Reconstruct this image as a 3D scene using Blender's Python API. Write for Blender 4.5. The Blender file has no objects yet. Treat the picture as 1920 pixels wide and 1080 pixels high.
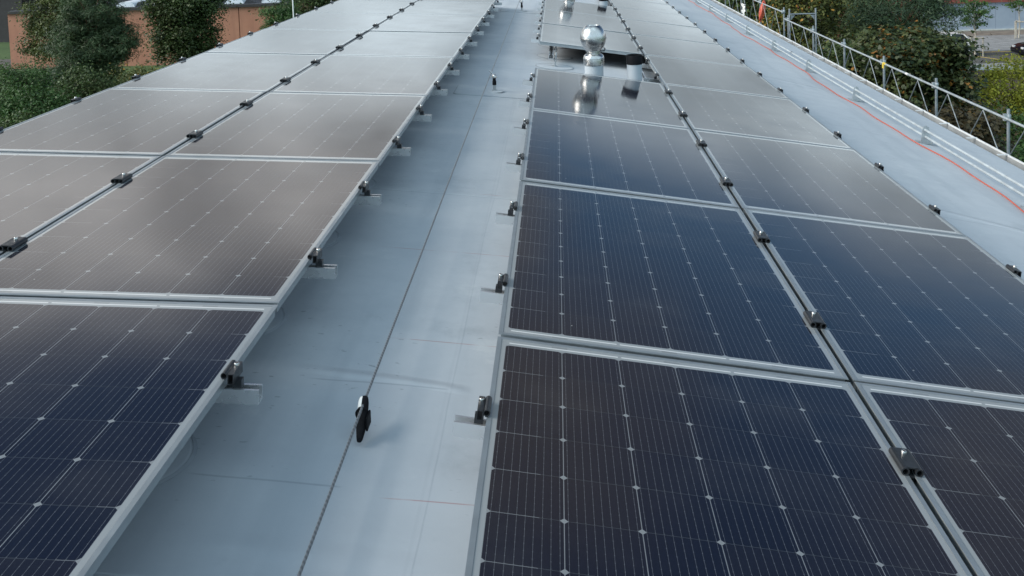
import bpy, bmesh, math, random
import numpy as np
from mathutils import Vector, Matrix

scene = bpy.context.scene
COL = scene.collection
R = math.radians

# ------------------------------------------------------------------ camera
H = 10.5                                   # camera height above the ground
cam_d = bpy.data.cameras.new("camera")
cam_d.sensor_fit = 'HORIZONTAL'; cam_d.sensor_width = 36.0
cam_d.lens = 35.39
cam_d.shift_y = -0.2882
cam_d.clip_start = 0.05; cam_d.clip_end = 3000
cam = bpy.data.objects.new("camera", cam_d); COL.objects.link(cam)
yaw, pitch, roll = .0462, .0744, .034
fw = Vector((-math.sin(yaw)*math.cos(pitch), math.cos(yaw)*math.cos(pitch), -math.sin(pitch)))
r0 = Vector((math.cos(yaw), math.sin(yaw), 0)); d0 = fw.cross(r0)
rt = r0*math.cos(roll) + d0*math.sin(roll); dn = -r0*math.sin(roll) + d0*math.cos(roll)
m4 = Matrix.Identity(4)
for i in range(3):
    m4[i][0] = rt[i]; m4[i][1] = -dn[i]; m4[i][2] = -fw[i]
m4[2][3] = H
cam.matrix_world = m4
scene.camera = cam

# ------------------------------------------------------------------ light
SUN_AZ, SUN_EL = R(256), R(30)             # azimuth clockwise from +Y: behind, to the left
world = bpy.data.worlds.new("World"); scene.world = world
world.use_nodes = True
wt = world.node_tree; wt.nodes.clear()
def wn(t, **k):
    n = wt.nodes.new(t)
    for a, b in k.items(): setattr(n, a, b)
    return n
def wmath(op, a, b=None, c=None, clamp=False):
    n = wn('ShaderNodeMath', operation=op); n.use_clamp = clamp
    for i, v in enumerate((a, b, c)):
        if v is None: continue
        if isinstance(v, (int, float)): n.inputs[i].default_value = v
        else: wt.links.new(v, n.inputs[i])
    return n.outputs[0]
def wsmooth(v, lo, hi):
    n = wn('ShaderNodeMapRange', interpolation_type='SMOOTHSTEP')
    wt.links.new(v, n.inputs[0]); n.inputs[1].default_value = lo; n.inputs[2].default_value = hi
    return n.outputs[0]
sky = wn('ShaderNodeTexSky', sky_type='NISHITA')
sky.sun_disc = False; sky.sun_elevation = SUN_EL; sky.sun_rotation = SUN_AZ
sky.air_density = .75; sky.dust_density = .2; sky.ozone_density = 3.0
tc = wn('ShaderNodeTexCoord'); sep = wn('ShaderNodeSeparateXYZ'); wt.links.new(tc.outputs['Generated'], sep.inputs[0])
dx, dy, dz = sep.outputs
# cloud deck: noise on the plane of the cloud base, so that it crowds towards the horizon
inv = wmath('DIVIDE', 1.0, wmath('ADD', wmath('MAXIMUM', dz, 0.0), 0.10))
cv = wn('ShaderNodeCombineXYZ')
wt.links.new(wmath('MULTIPLY', dx, inv), cv.inputs[0]); wt.links.new(wmath('MULTIPLY', dy, inv), cv.inputs[1])
nz = wn('ShaderNodeTexNoise'); nz.inputs['Scale'].default_value = 0.9; nz.inputs['Detail'].default_value = 6; nz.inputs['Roughness'].default_value = .55
wt.links.new(cv.outputs[0], nz.inputs['Vector'])
nz2 = wn('ShaderNodeTexNoise'); nz2.inputs['Scale'].default_value = 3.2; nz2.inputs['Detail'].default_value = 5
wt.links.new(tc.outputs['Generated'], nz2.inputs['Vector'])
def blob(ax, ay, az, r_in, r_out):
    """a patch of sky round one direction, soft-edged and frayed by noise"""
    d = wn('ShaderNodeVectorMath', operation='DISTANCE'); wt.links.new(tc.outputs['Generated'], d.inputs[0])
    v = Vector((ax, ay, az)).normalized(); d.inputs[1].default_value = v
    fr = wmath('MULTIPLY_ADD', wmath('SUBTRACT', nz2.outputs[0], .5), .22, d.outputs['Value'])
    return wsmooth(fr, r_out, r_in)
def azel(a, e): return (math.sin(R(a))*math.cos(R(e)), math.cos(R(a))*math.cos(R(e)), math.sin(R(e)))
az_t = wmath('DIVIDE', dx, wmath('MAXIMUM', dy, .05))
fray = wmath('SUBTRACT', nz2.outputs[0], .5)
# low bank of cloud ahead: tall on the left, shallow on the right
edge = wmath('MULTIPLY_ADD', wsmooth(az_t, .06, -.20), .195, .185)
edge = wmath('MULTIPLY_ADD', fray, .10, edge)
bank = wsmooth(wmath('SUBTRACT', dz, edge), .055, -.05)
front = wsmooth(dy, -.05, .25)
bank = wmath('MULTIPLY', bank, front)
thin = blob(*azel(4, 26), .05, .21)                      # thin brownish veil higher up
thin2 = blob(*azel(31, 20), .03, .14)
thin3 = blob(*azel(1, 19), .02, .13)
veil = wmath('MAXIMUM', wmath('MAXIMUM', wmath('MULTIPLY', thin, .8), wmath('MULTIPLY', thin3, .75)), wmath('MULTIPLY', thin2, .6))
broken = wmath('MULTIPLY', wsmooth(nz.outputs[0], .46, .62), wsmooth(dz, .60, .85))      # broken cloud overhead
back = wsmooth(dy, .20, -.30)                             # thick bright cloud behind the viewer
left = wmath('MULTIPLY', wsmooth(dx, -.45, -.8), .8)
high = wmath('MAXIMUM', wmath('MULTIPLY', broken, .8), wmath('MAXIMUM', wmath('MULTIPLY', back, .55), left))
sh = wn('ShaderNodeMapRange'); 
nz3 = wn('ShaderNodeTexNoise'); nz3.inputs['Scale'].default_value = 1.0; nz3.inputs['Detail'].default_value = 5; nz3.inputs['Roughness'].default_value = .55
mp3 = wn('ShaderNodeMapping'); mp3.inputs['Scale'].default_value = (5.5, 5.5, 17); wt.links.new(tc.outputs['Generated'], mp3.inputs[0]); wt.links.new(mp3.outputs[0], nz3.inputs['Vector'])
wt.links.new(nz3.outputs[0], sh.inputs[0])
sh.inputs[1].default_value = .36; sh.inputs[2].default_value = .64; sh.inputs[3].default_value = .58; sh.inputs[4].default_value = 1.55
bcol = wn('ShaderNodeMixRGB'); wt.links.new(wsmooth(dz, .12, .28), bcol.inputs[0])
bcol.inputs[1].default_value = (3.7, 4.3, 4.65, 1); bcol.inputs[2].default_value = (4.1, 4.0, 3.9, 1)
bcol2 = wn('ShaderNodeMixRGB', blend_type='MULTIPLY'); bcol2.inputs[0].default_value = 1
wt.links.new(bcol.outputs[0], bcol2.inputs[1]); wt.links.new(sh.outputs[0], bcol2.inputs[2])
mix1 = wn('ShaderNodeMixRGB'); wt.links.new(high, mix1.inputs[0]); 
dk = wn('ShaderNodeMixRGB', blend_type='MULTIPLY'); dk.inputs[0].default_value = 1     # deep clear blue between the clouds
wt.links.new(sky.outputs[0], dk.inputs[1]); 
dkc = wn('ShaderNodeMixRGB'); wt.links.new(wsmooth(dz, .26, .46), dkc.inputs[0]); dkc.inputs[1].default_value = (.46, .55, .54, 1); dkc.inputs[2].default_value = (.26, .34, .37, 1)
wt.links.new(dkc.outputs[0], dk.inputs[2])
wt.links.new(dk.outputs[0], mix1.inputs[1]); mix1.inputs[2].default_value = (6.7, 8.8, 9.9, 1)
mix2 = wn('ShaderNodeMixRGB'); wt.links.new(veil, mix2.inputs[0]); wt.links.new(mix1.outputs[0], mix2.inputs[1]); mix2.inputs[2].default_value = (1.45, 1.25, 1.0, 1)
mixw = wn('ShaderNodeMixRGB'); wt.links.new(bank, mixw.inputs[0]); wt.links.new(mix2.outputs[0], mixw.inputs[1]); wt.links.new(bcol2.outputs[0], mixw.inputs[2])
bg = wn('ShaderNodeBackground'); bg.inputs['Strength'].default_value = 0.10
wt.links.new(mixw.outputs[0], bg.inputs['Color'])
wo = wn('ShaderNodeOutputWorld'); wt.links.new(bg.outputs[0], wo.inputs['Surface'])

sun_d = bpy.data.lights.new("sun", 'SUN'); sun_d.energy = 2.0; sun_d.angle = R(36); sun_d.color = (1, .93, .84)
sun = bpy.data.objects.new("sun", sun_d); COL.objects.link(sun)
sd = Vector((math.sin(SUN_AZ)*math.cos(SUN_EL), math.cos(SUN_AZ)*math.cos(SUN_EL), math.sin(SUN_EL)))
sun.rotation_euler = (-sd).to_track_quat('-Z', 'Y').to_euler()
sun.location = sd*60

vs = scene.view_settings
scene.display_settings.display_device = 'sRGB'
vs.view_transform = 'Standard'; vs.look = 'None'; vs.exposure = 0.98; vs.gamma = 1.0; vs.use_curve_mapping = False

# ------------------------------------------------------------------ materials
class NT:
    """thin helper over one material's node tree"""
    def __init__(self, name):
        self.m = bpy.data.materials.new(name); self.m.use_nodes = True
        self.t = self.m.node_tree; self.t.nodes.clear()
        self.out = self.n('ShaderNodeOutputMaterial')
        self.p = self.n('ShaderNodeBsdfPrincipled'); self.t.links.new(self.p.outputs[0], self.out.inputs[0])
    def n(self, t, **k):
        x = self.t.nodes.new(t)
        for a, b in k.items(): setattr(x, a, b)
        return x
    def link(self, a, b): self.t.links.new(a, b)
    def put(self, sock, v):
        if isinstance(v, (int, float)): sock.default_value = v
        elif isinstance(v, tuple): sock.default_value = v if len(v) != 3 or sock.type == 'VECTOR' else (*v, 1)
        else: self.link(v, sock)
    def math(self, op, a, b=None, c=None, clamp=False):
        x = self.n('ShaderNodeMath', operation=op); x.use_clamp = clamp
        for i, v in enumerate((a, b, c)):
            if v is not None: self.put(x.inputs[i], v)
        return x.outputs[0]
    def mix(self, f, a, b, blend='MIX'):
        x = self.n('ShaderNodeMixRGB', blend_type=blend)
        self.put(x.inputs[0], f); self.put(x.inputs[1], a); self.put(x.inputs[2], b)
        return x.outputs[0]
    def coords(self, kind='Object'):
        return self.n('ShaderNodeTexCoord').outputs[kind]
    def noise(self, scale, vec=None, detail=4, rough=.5, stretch=None):
        x = self.n('ShaderNodeTexNoise'); x.inputs['Scale'].default_value = scale
        x.inputs['Detail'].default_value = detail; x.inputs['Roughness'].default_value = rough
        v = vec if vec is not None else self.coords()
        if stretch:
            mp = self.n('ShaderNodeMapping'); mp.inputs['Scale'].default_value = stretch; self.link(v, mp.inputs[0]); v = mp.outputs[0]
        self.link(v, x.inputs['Vector']); return x.outputs[0]
    def ramp(self, v, lo, hi, a=0.0, b=1.0, smooth=True):
        x = self.n('ShaderNodeMapRange', interpolation_type='SMOOTHSTEP' if smooth else 'LINEAR')
        self.put(x.inputs[0], v)
        for i, q in enumerate((lo, hi, a, b)): x.inputs[i+1].default_value = q
        return x.outputs[0]
    def xyz(self, vec=None):
        s = self.n('ShaderNodeSeparateXYZ'); self.link(vec if vec is not None else self.coords(), s.inputs[0]); return s.outputs
    def bump(self, h, strength=.3, dist=.01):
        b = self.n('ShaderNodeBump'); b.inputs['Strength'].default_value = strength; b.inputs['Distance'].default_value = dist
        self.link(h, b.inputs['Height']); self.link(b.outputs[0], self.p.inputs['Normal'])
    def set(self, color=None, rough=None, metal=None, spec=None):
        if color is not None: self.put(self.p.inputs['Base Color'], color)
        if rough is not None: self.put(self.p.inputs['Roughness'], rough)
        if metal is not None: self.put(self.p.inputs['Metallic'], metal)
        if spec is not None: self.put(self.p.inputs['Specular IOR Level'], spec)
        return self

MAT = {}
def plain(name, color, rough=.6, metal=0., var=.12, scale=6., bump=0.):
    """one colour with a little wear"""
    t = NT(name); nz_ = t.noise(scale, detail=5)
    c = t.mix(t.ramp(nz_, .3, .7), tuple(x*(1-var) for x in color), tuple(min(1, x*(1+var)) for x in color))
    t.set(c, t.ramp(t.noise(scale*2.3), .3, .7, max(0, rough-.08), min(1, rough+.08)), metal)
    if bump: t.bump(t.noise(scale*8, detail=6), bump, .004)
    MAT[name] = t.m; return t.m

plain('anodised frame', (.33, .36, .38), .42, .6, .06, 9)
plain('bare aluminium', (.76, .77, .78), .27, .88, .015, 4)
plain('black anodised', (.030, .032, .036), .38, .4, .15, 30)
plain('stainless steel', (.56, .55, .54), .30, 1., .04, 20)
plain('galvanised steel', (.40, .43, .45), .5, .55, .16, 22, .1)
plain('scaffold tube', (.26, .29, .32), .48, .4, .2, 16, .12)
plain('lattice steel', (.30, .32, .33), .5, .4, .3, 14)
plain('snow pipe', (.60, .65, .67), .42, .5, .12, 12)
plain('scaffold rail', (.48, .52, .54), .42, .5, .14, 12)
plain('rubber black', (.008, .008, .010), .65, 0, .2, 30)
MAT['rubber black'].node_tree.nodes['Principled BSDF'].inputs['Specular IOR Level'].default_value = .10
plain('white plastic', (.78, .78, .76), .4, 0, .05, 20)
plain('membrane coated pipe', (.40, .44, .48), .55, 0, .06, 9)
plain('zinc gutter', (.42, .43, .43), .55, .4, .12, 5)
plain('painted zinc', (.72, .73, .73), .45, .2, .06, 9)
plain('red cable', (.56, .11, .065), .42, 0, .12, 40)
plain('yellow tape', (.75, .55, .08), .5, 0, .1, 20)
plain('bark brown', (.085, .060, .042), .9, 0, .4, 14, .6)
plain('bark red', (.19, .095, .055), .9, 0, .35, 14, .6)
plain('stake wood', (.36, .33, .28), .8, 0, .2, 12)
plain('wall render', (.42, .42, .41), .85, 0, .08, 2)
plain('black car paint', (.006, .007, .010), .16, 0, .05, 3)
MAT['black car paint'].node_tree.nodes['Principled BSDF'].inputs['Specular IOR Level'].default_value = .25
plain('white car paint', (.78, .79, .80), .2, 0, .02, 3)
plain('tyre rubber', (.014, .014, .015), .8, 0, .2, 30)
plain('alloy', (.55, .56, .58), .3, .9, .06, 12)
plain('car glass', (.010, .013, .016), .06, 0, .02, 5)
plain('red lamp', (.30, .012, .012), .2, 0, .05, 5)
plain('clear lamp', (.65, .66, .68), .12, .2, .05, 5)
plain('green reflection', (.02, .45, .27), .4, 0, .05, 5)
plain('roof bitumen', (.030, .034, .042), .8, 0, .3, .7, .2)
plain('skylight sheet', (.72, .76, .80), .35, 0, .06, 1.5)
plain('dark fascia', (.030, .026, .026), .6, 0, .15, 2)
plain('beige band', (.30, .25, .20), .8, 0, .1, 2)

def mat_cells():
    t = NT('solar cells'); x, y, z = t.xyz()
    P = .1585
    u = t.math('DIVIDE', t.math('SUBTRACT', x, (1.002-6*P)/2), P)
    v = t.math('DIVIDE', t.math('SUBTRACT', y, (1.682-10*P)/2), P)
    fu, fv = t.math('FRACT', u), t.math('FRACT', v)
    a = t.math('SUBTRACT', .5, t.math('ABSOLUTE', t.math('SUBTRACT', fu, .5)))
    b = t.math('SUBTRACT', .5, t.math('ABSOLUTE', t.math('SUBTRACT', fv, .5)))
    inside = t.math('MULTIPLY', t.math('MULTIPLY', t.math('GREATER_THAN', u, 0), t.math('LESS_THAN', u, 6)),
                    t.math('MULTIPLY', t.math('GREATER_THAN', v, 0), t.math('LESS_THAN', v, 10)))
    cell = t.math('MULTIPLY', t.math('GREATER_THAN', a, .0062), t.math('GREATER_THAN', b, .006))
    cell = t.math('MULTIPLY', cell, t.math('GREATER_THAN', t.math('ADD', a, b), .057))
    cell = t.math('MULTIPLY', cell, inside)
    # nine wires per cell along the panel, each with solder pads
    w = t.math('ABSOLUTE', t.math('SUBTRACT', t.math('FRACT', t.math('MULTIPLY', fu, 9)), .5))
    pad = t.math('LESS_THAN', t.math('FRACT', t.math('MULTIPLY', fv, 7)), .14)
    wire = t.math('LESS_THAN', w, t.math('MULTIPLY_ADD', pad, .030, .026))
    # cell colour: slightly different from cell to cell and panel to panel
    cid = t.n('ShaderNodeCombineXYZ'); t.link(t.math('FLOOR', u), cid.inputs[0]); t.link(t.math('FLOOR', v), cid.inputs[1])
    t.link(t.math('MULTIPLY', t.n('ShaderNodeObjectInfo').outputs['Random'], 37.0), cid.inputs[2])
    wn_ = t.n('ShaderNodeTexWhiteNoise'); t.link(cid.outputs[0], wn_.inputs['Vector'])
    cc = t.mix(wn_.outputs[0], (.0085, .010, .019), (.013, .013, .020))
    cc = t.mix(wire, cc, (.085, .09, .10))
    # gaps: bright between columns, dim between rows except at the outer columns
    edge = t.math('MAXIMUM', t.math('MULTIPLY', t.math('LESS_THAN', u, .68), .62), t.math('MULTIPLY', t.math('GREATER_THAN', u, 5.72), .5))
    corner = t.math('LESS_THAN', t.math('ADD', a, b), .057)
    colgap = t.math('LESS_THAN', a, .0062)
    bright = t.math('MAXIMUM', t.math('MAXIMUM', edge, corner), t.math('MULTIPLY', colgap, .8), clamp=True)
    back = t.mix(bright, (.04, .044, .05), (.215, .225, .235))
    margin = t.mix(0.0, (.27, .285, .295), (.5, .5, .5))
    # string ribbons in the end margins, with breaks
    e = t.math('MINIMUM', y, t.math('SUBTRACT', 1.682, y))
    rib = t.math('MULTIPLY', t.math('GREATER_THAN', e, .030), t.math('LESS_THAN', e, .0355))
    rib = t.math('MULTIPLY', rib, t.math('GREATER_THAN', t.math('FRACT', t.math('MULTIPLY', u, .5)), .03))
    rib = t.math('MULTIPLY', rib, t.math('MULTIPLY', t.math('GREATER_THAN', u, .04), t.math('LESS_THAN', u, 5.96)))
    margin = t.mix(rib, margin, (.66, .66, .65))
    seal = t.math('MULTIPLY', t.math('LESS_THAN', t.math('ABSOLUTE', t.math('SUBTRACT', t.math('FRACT', t.math('MULTIPLY_ADD', u, .5, .02)), .5)), .07), t.math('MULTIPLY', t.math('GREATER_THAN', e, .018), t.math('LESS_THAN', e, .029)))
    margin = t.mix(t.math('MULTIPLY', seal, .5), margin, (.16, .17, .18))
    back = t.mix(inside, margin, back)
    col = t.mix(cell, back, cc)
    # faint dust and a few specks
    dust = t.ramp(t.noise(2.1, detail=6, rough=.65), .45, .8, 0, .045)
    col = t.mix(dust, col, (.40, .38, .35))
    vo = t.n('ShaderNodeTexVoronoi'); vo.inputs['Scale'].default_value = 9; t.link(t.coords(), vo.inputs['Vector'])
    rnd = t.n('ShaderNodeSeparateColor'); t.link(vo.outputs['Color'], rnd.inputs[0])
    sp = t.math('MULTIPLY', t.math('LESS_THAN', vo.outputs['Distance'], .022), t.math('GREATER_THAN', rnd.outputs[0], .90))
    col = t.mix(t.math('MULTIPLY', sp, .55), col, (.55, .55, .52))
    t.set(col, t.ramp(t.noise(3.0, detail=5), .3, .7, .07, .115), 0., .5)
    t.p.inputs['IOR'].default_value = 1.5
    MAT['solar cells'] = t.m
mat_cells()

def mat_roof():
    t = NT('roof membrane'); x, y, z = t.xyz()
    n1 = t.noise(.7, detail=6, rough=.6); n2 = t.noise(5.5, detail=6, rough=.65); n3 = t.noise(60, detail=3)
    col = t.mix(t.ramp(n1, .3, .7), (.455, .49, .53), (.53, .56, .59))
    col = t.mix(t.ramp(n2, .35, .75, 0, .35), col, (.41, .45, .49))
    # lengthwise water marks
    col = t.mix(t.ramp(t.noise(1., detail=5, stretch=(7, .6, 1)), .50, .72, 0, .42), col, (.36, .40, .44))
    # scuffs: short dark dashes in clusters
    sc = t.math('MULTIPLY', t.ramp(t.noise(1., detail=3, stretch=(26, 60, 1)), .66, .74), t.ramp(t.noise(1.6, detail=2), .5, .62))
    col = t.mix(t.math('MULTIPLY', sc, .6), col, (.17, .20, .23))
    blot = t.ramp(t.noise(1.9, detail=7, rough=.7), .56, .72)
    col = t.mix(t.math('MULTIPLY', blot, .42), col, (.30, .335, .365))
    pale = t.ramp(t.noise(3.3, detail=6, rough=.7), .60, .70)
    col = t.mix(t.math('MULTIPLY', pale, .35), col, (.62, .64, .65))
    wob = t.math('MULTIPLY_ADD', t.math('SUBTRACT', t.noise(1.3, detail=2), .5), .05, y)
    def line(y0, x0, x1, w, slope=0.):
        d = t.math('ABSOLUTE', t.math('SUBTRACT', t.math('MULTIPLY_ADD', x, -slope, wob), y0))
        l = t.ramp(d, w, w*.3)
        return t.math('MULTIPLY', l, t.math('MULTIPLY', t.ramp(x, x0, x0+.06), t.ramp(x, x1, x1-.02)))
    def lines(ls):
        r = None
        for q in ls:
            r = line(*q) if r is None else t.math('MAXIMUM', r, line(*q))
        return r
    seam_shade = lines([(1.86, -.95, -.2, .006), (2.30, -.95, -.55, .005), (2.83, -.78, -.35, .006), (4.85, -1., -.2, .005), (6.7, -.8, -.2, .006), (9.0, -1, .9, .006), (11.3, -1, -.2, .007), (5.6, 1.8, 2.9, .006), (8.2, 1.8, 3.4, .006), (11.6, 1.8, 3.4, .007)])  # weld seams, plus a wrinkle's shadow painted as one more dark line
    col = t.mix(t.math('MULTIPLY', seam_shade, .38), col, (.18, .21, .25))
    # overlap strip of the sheet: a slightly different grey on each side of a lengthwise weld
    lap = t.ramp(t.math('ABSOLUTE', t.math('SUBTRACT', x, -.36)), .006, .002)
    col = t.mix(t.math('MULTIPLY', lap, .06), col, (.2, .23, .27))
    chalk = lines([(2.27, -.47, -.1, .0035), (3.15, -.60, -.1, .004), (4.02, -.80, -.1, .004), (4.9, -.45, -.1, .004)])
    chalk = t.math('MULTIPLY', chalk, t.ramp(t.noise(9, detail=3), .35, .6))
    col = t.mix(t.math('MULTIPLY', chalk, .6), col, (.36, .15, .15))
    t.set(col, t.ramp(n2, .3, .7, .50, .62), 0., .35)
    wr = t.math('ADD', t.math('MULTIPLY', t.noise(1., detail=3, stretch=(1.2, 3.5, 1)), 1.0), t.math('MULTIPLY', n3, .03))
    def gauss(v, v0, w): return t.ramp(t.math('ABSOLUTE', t.math('SUBTRACT', v, v0)), w, 0.)
    def step(v, v0): return t.ramp(v, v0-.003, v0+.003)
    fold = t.math('MULTIPLY', t.math('MULTIPLY', gauss(t.math('MULTIPLY_ADD', x, .12, wob), 2.80, .035), t.ramp(x, -.86, -.6)), t.ramp(x, -.28, -.36))
    fold2 = t.math('MULTIPLY', t.math('MULTIPLY', gauss(t.math('MULTIPLY_ADD', x, .05, wob), 2.02, .05), t.ramp(x, -.9, -.7)), t.ramp(x, -.2, -.35))
    wr = t.math('MULTIPLY_ADD', fold, .7, wr); wr = t.math('MULTIPLY_ADD', fold2, .15, wr)
    for v0 in (1.93, 4.86, 9.02, 13.2): wr = t.math('MULTIPLY_ADD', step(wob, v0), .25, wr)
    wr = t.math('MULTIPLY_ADD', step(t.math('MULTIPLY_ADD', t.noise(.9, detail=2), .03, x), -.33), -.05, wr)
    for v0 in (5.6, 10.4): wr = t.math('MULTIPLY_ADD', t.math('MULTIPLY', gauss(t.math('MULTIPLY_ADD', x, .35, wob), v0+.9, .06), t.ramp(x, 1.9, 2.1)), .9, wr)
    t.bump(wr, .5, .02)
    MAT['roof membrane'] = t.m
mat_roof()
def mat_patch():
    t = NT('membrane patch')
    n2 = t.noise(7, detail=6)
    t.set(t.mix(t.ramp(n2, .3, .7), (.455, .49, .53), (.53, .56, .585)), .55, 0., .35)
    MAT['membrane patch'] = t.m
mat_patch()
plain('patch weld', (.33, .36, .39), .6, 0, .1, 10)

def mat_cable():
    t = NT('wire rope'); x, y, z = t.xyz()
    w = t.math('SINE', t.math('MULTIPLY', t.math('ADD', y, t.math('MULTIPLY', x, .9)), 2*math.pi/.016))
    col = t.mix(t.ramp(w, -1, 1), (.20, .205, .21), (.31, .32, .33))
    t.set(col, .4, .6); MAT['wire rope'] = t.m
mat_cable()

def mat_panelwall():
    """brown-orange facade slabs with fine grain and rain streaks"""
    t = NT('terracotta slabs'); x, y, z = t.xyz()
    n = t.noise(.6, detail=6, rough=.6); s = t.noise(1., detail=4, stretch=(3, 3, .25))
    c = t.mix(t.ramp(n, .3, .7), (.38, .165, .105), (.43, .20, .125))
    c = t.mix(t.ramp(s, .45, .75, 0, .35), c, (.29, .13, .085))
    t.set(c, .8); MAT['terracotta slabs'] = t.m
    t = NT('grey sheet metal'); x, y, z = t.xyz()
    j = t.ramp(t.math('ABSOLUTE', t.math('SUBTRACT', t.math('FRACT', t.math('MULTIPLY', x, .62)), .5)), .02, .008)
    rb = t.math('SINE', t.math('MULTIPLY', x, 60))
    c = t.mix(t.ramp(t.noise(.8, detail=5), .3, .7), (.30, .35, .42), (.37, .42, .49))
    c = t.mix(t.ramp(rb, -1, 1, 0, .15), c, (.2, .24, .3)); c = t.mix(t.math('MULTIPLY', j, .6), c, (.16, .19, .24))
    t.set(c, .55, .2); MAT['grey sheet metal'] = t.m
    t = NT('red boards'); x, y, z = t.xyz()
    j = t.ramp(t.math('ABSOLUTE', t.math('SUBTRACT', t.math('FRACT', t.math('MULTIPLY', z, 3.3)), .5)), .06, .02)
    c = t.mix(t.ramp(t.noise(1., detail=5, stretch=(.5, 1, 5)), .3, .7), (.17, .040, .030), (.25, .065, .045))
    c = t.mix(t.math('MULTIPLY', j, .6), c, (.06, .02, .015)); t.set(c, .7); MAT['red boards'] = t.m
mat_panelwall()

def mat_ground():
    t = NT('grass ground'); n = t.noise(.25, detail=6, rough=.65); n2 = t.noise(3, detail=5)
    c = t.mix(t.ramp(n, .3, .7), (.035, .075, .018), (.06, .11, .028)); c = t.mix(t.ramp(n2, .4, .7, 0, .5), c, (.03, .05, .015))
    t.set(c, .95); t.bump(n2, .6, .05); MAT['grass ground'] = t.m
    t = NT('asphalt'); n = t.noise(.5, detail=6); n2 = t.noise(40, detail=3)
    c = t.mix(t.ramp(n, .3, .7), (.075, .072, .068), (.105, .10, .095)); c = t.mix(t.ramp(n2, .4, .7, 0, .3), c, (.05, .05, .05))
    t.set(c, .9); MAT['asphalt'] = t.m
    t = NT('cobbles'); vo = t.n('ShaderNodeTexVoronoi', feature='DISTANCE_TO_EDGE'); vo.inputs['Scale'].default_value = 7; t.link(t.coords(), vo.inputs['Vector'])
    c = t.mix(t.ramp(t.noise(1.5, detail=6), .3, .7), (.20, .20, .205), (.29, .29, .295)); c = t.mix(t.ramp(vo.outputs[0], .08, .0, 0, .6), c, (.09, .09, .09))
    t.set(c, .9); MAT['cobbles'] = t.m
    plain('pavement slabs', (.30, .295, .285), .9, 0, .12, 1.5)
    plain('tan strip', (.17, .14, .115), .9, 0, .2, 1.2)
    plain('kerb stone', (.50, .50, .48), .85, 0, .12, 3)
    plain('yellow paint', (.62, .42, .10), .7, 0, .2, 5)
    plain('white paint', (.70, .70, .68), .7, 0, .12, 5)
    plain('bare soil', (.07, .05, .035), .95, 0, .3, 2, .5)
mat_ground()

def mat_leaf(name, dark, light, accent=None, acc_at=.94, rough=.55, trans=.22):
    t = NT(name)
    at = t.n('ShaderNodeAttribute'); at.attribute_name = 'tint'
    c = t.mix(at.outputs['Fac'], dark, light)
    if accent: c = t.mix(t.math('GREATER_THAN', at.outputs['Fac'], acc_at), c, accent)
    t.set(c, rough, 0, .4)
    tr = t.n('ShaderNodeBsdfTranslucent'); t.link(c, tr.inputs[0])
    ms = t.n('ShaderNodeMixShader'); ms.inputs[0].default_value = trans
    t.link(t.p.outputs[0], ms.inputs[1]); t.link(tr.outputs[0], ms.inputs[2]); t.link(ms.outputs[0], t.out.inputs[0])
    MAT[name] = t.m
mat_leaf('pine needles', (0.018, 0.036, 0.015), (0.088, 0.135, 0.052))
mat_leaf('pale pine needles', (0.020, 0.042, 0.020), (0.088, 0.14, 0.066))
mat_leaf('broad leaves', (0.0303, 0.0484, 0.0139), (0.1198, 0.1396, 0.0383))
mat_leaf('dark broad leaves', (0.0210, 0.0396, 0.0119), (0.0874, 0.1277, 0.0359))
mat_leaf('maple leaves', (0.0187, 0.0352, 0.0119), (0.1100, 0.1303, 0.0479), (0.2798, 0.1320, 0.0297), .965, .42)
mat_leaf('copper leaves', (0.0303, 0.0286, 0.0149), (0.1269, 0.0984, 0.0479), (0.1866, 0.1210, 0.0297), .96, .45)
mat_leaf('yellowing leaves', (0.0303, 0.0484, 0.0129), (0.1410, 0.1463, 0.0359), (0.3964, 0.2090, 0.0297), .93)
mat_leaf('fresh leaves', (0.0240, 0.0600, 0.0150), (0.0680, 0.1350, 0.0300))
mat_leaf('lime leaves', (0.1696, 0.2000, 0.0180), (0.4452, 0.4200, 0.0450))
mat_leaf('hedge leaves', (0.0233, 0.0605, 0.0158), (0.0775, 0.1463, 0.0359))

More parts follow.
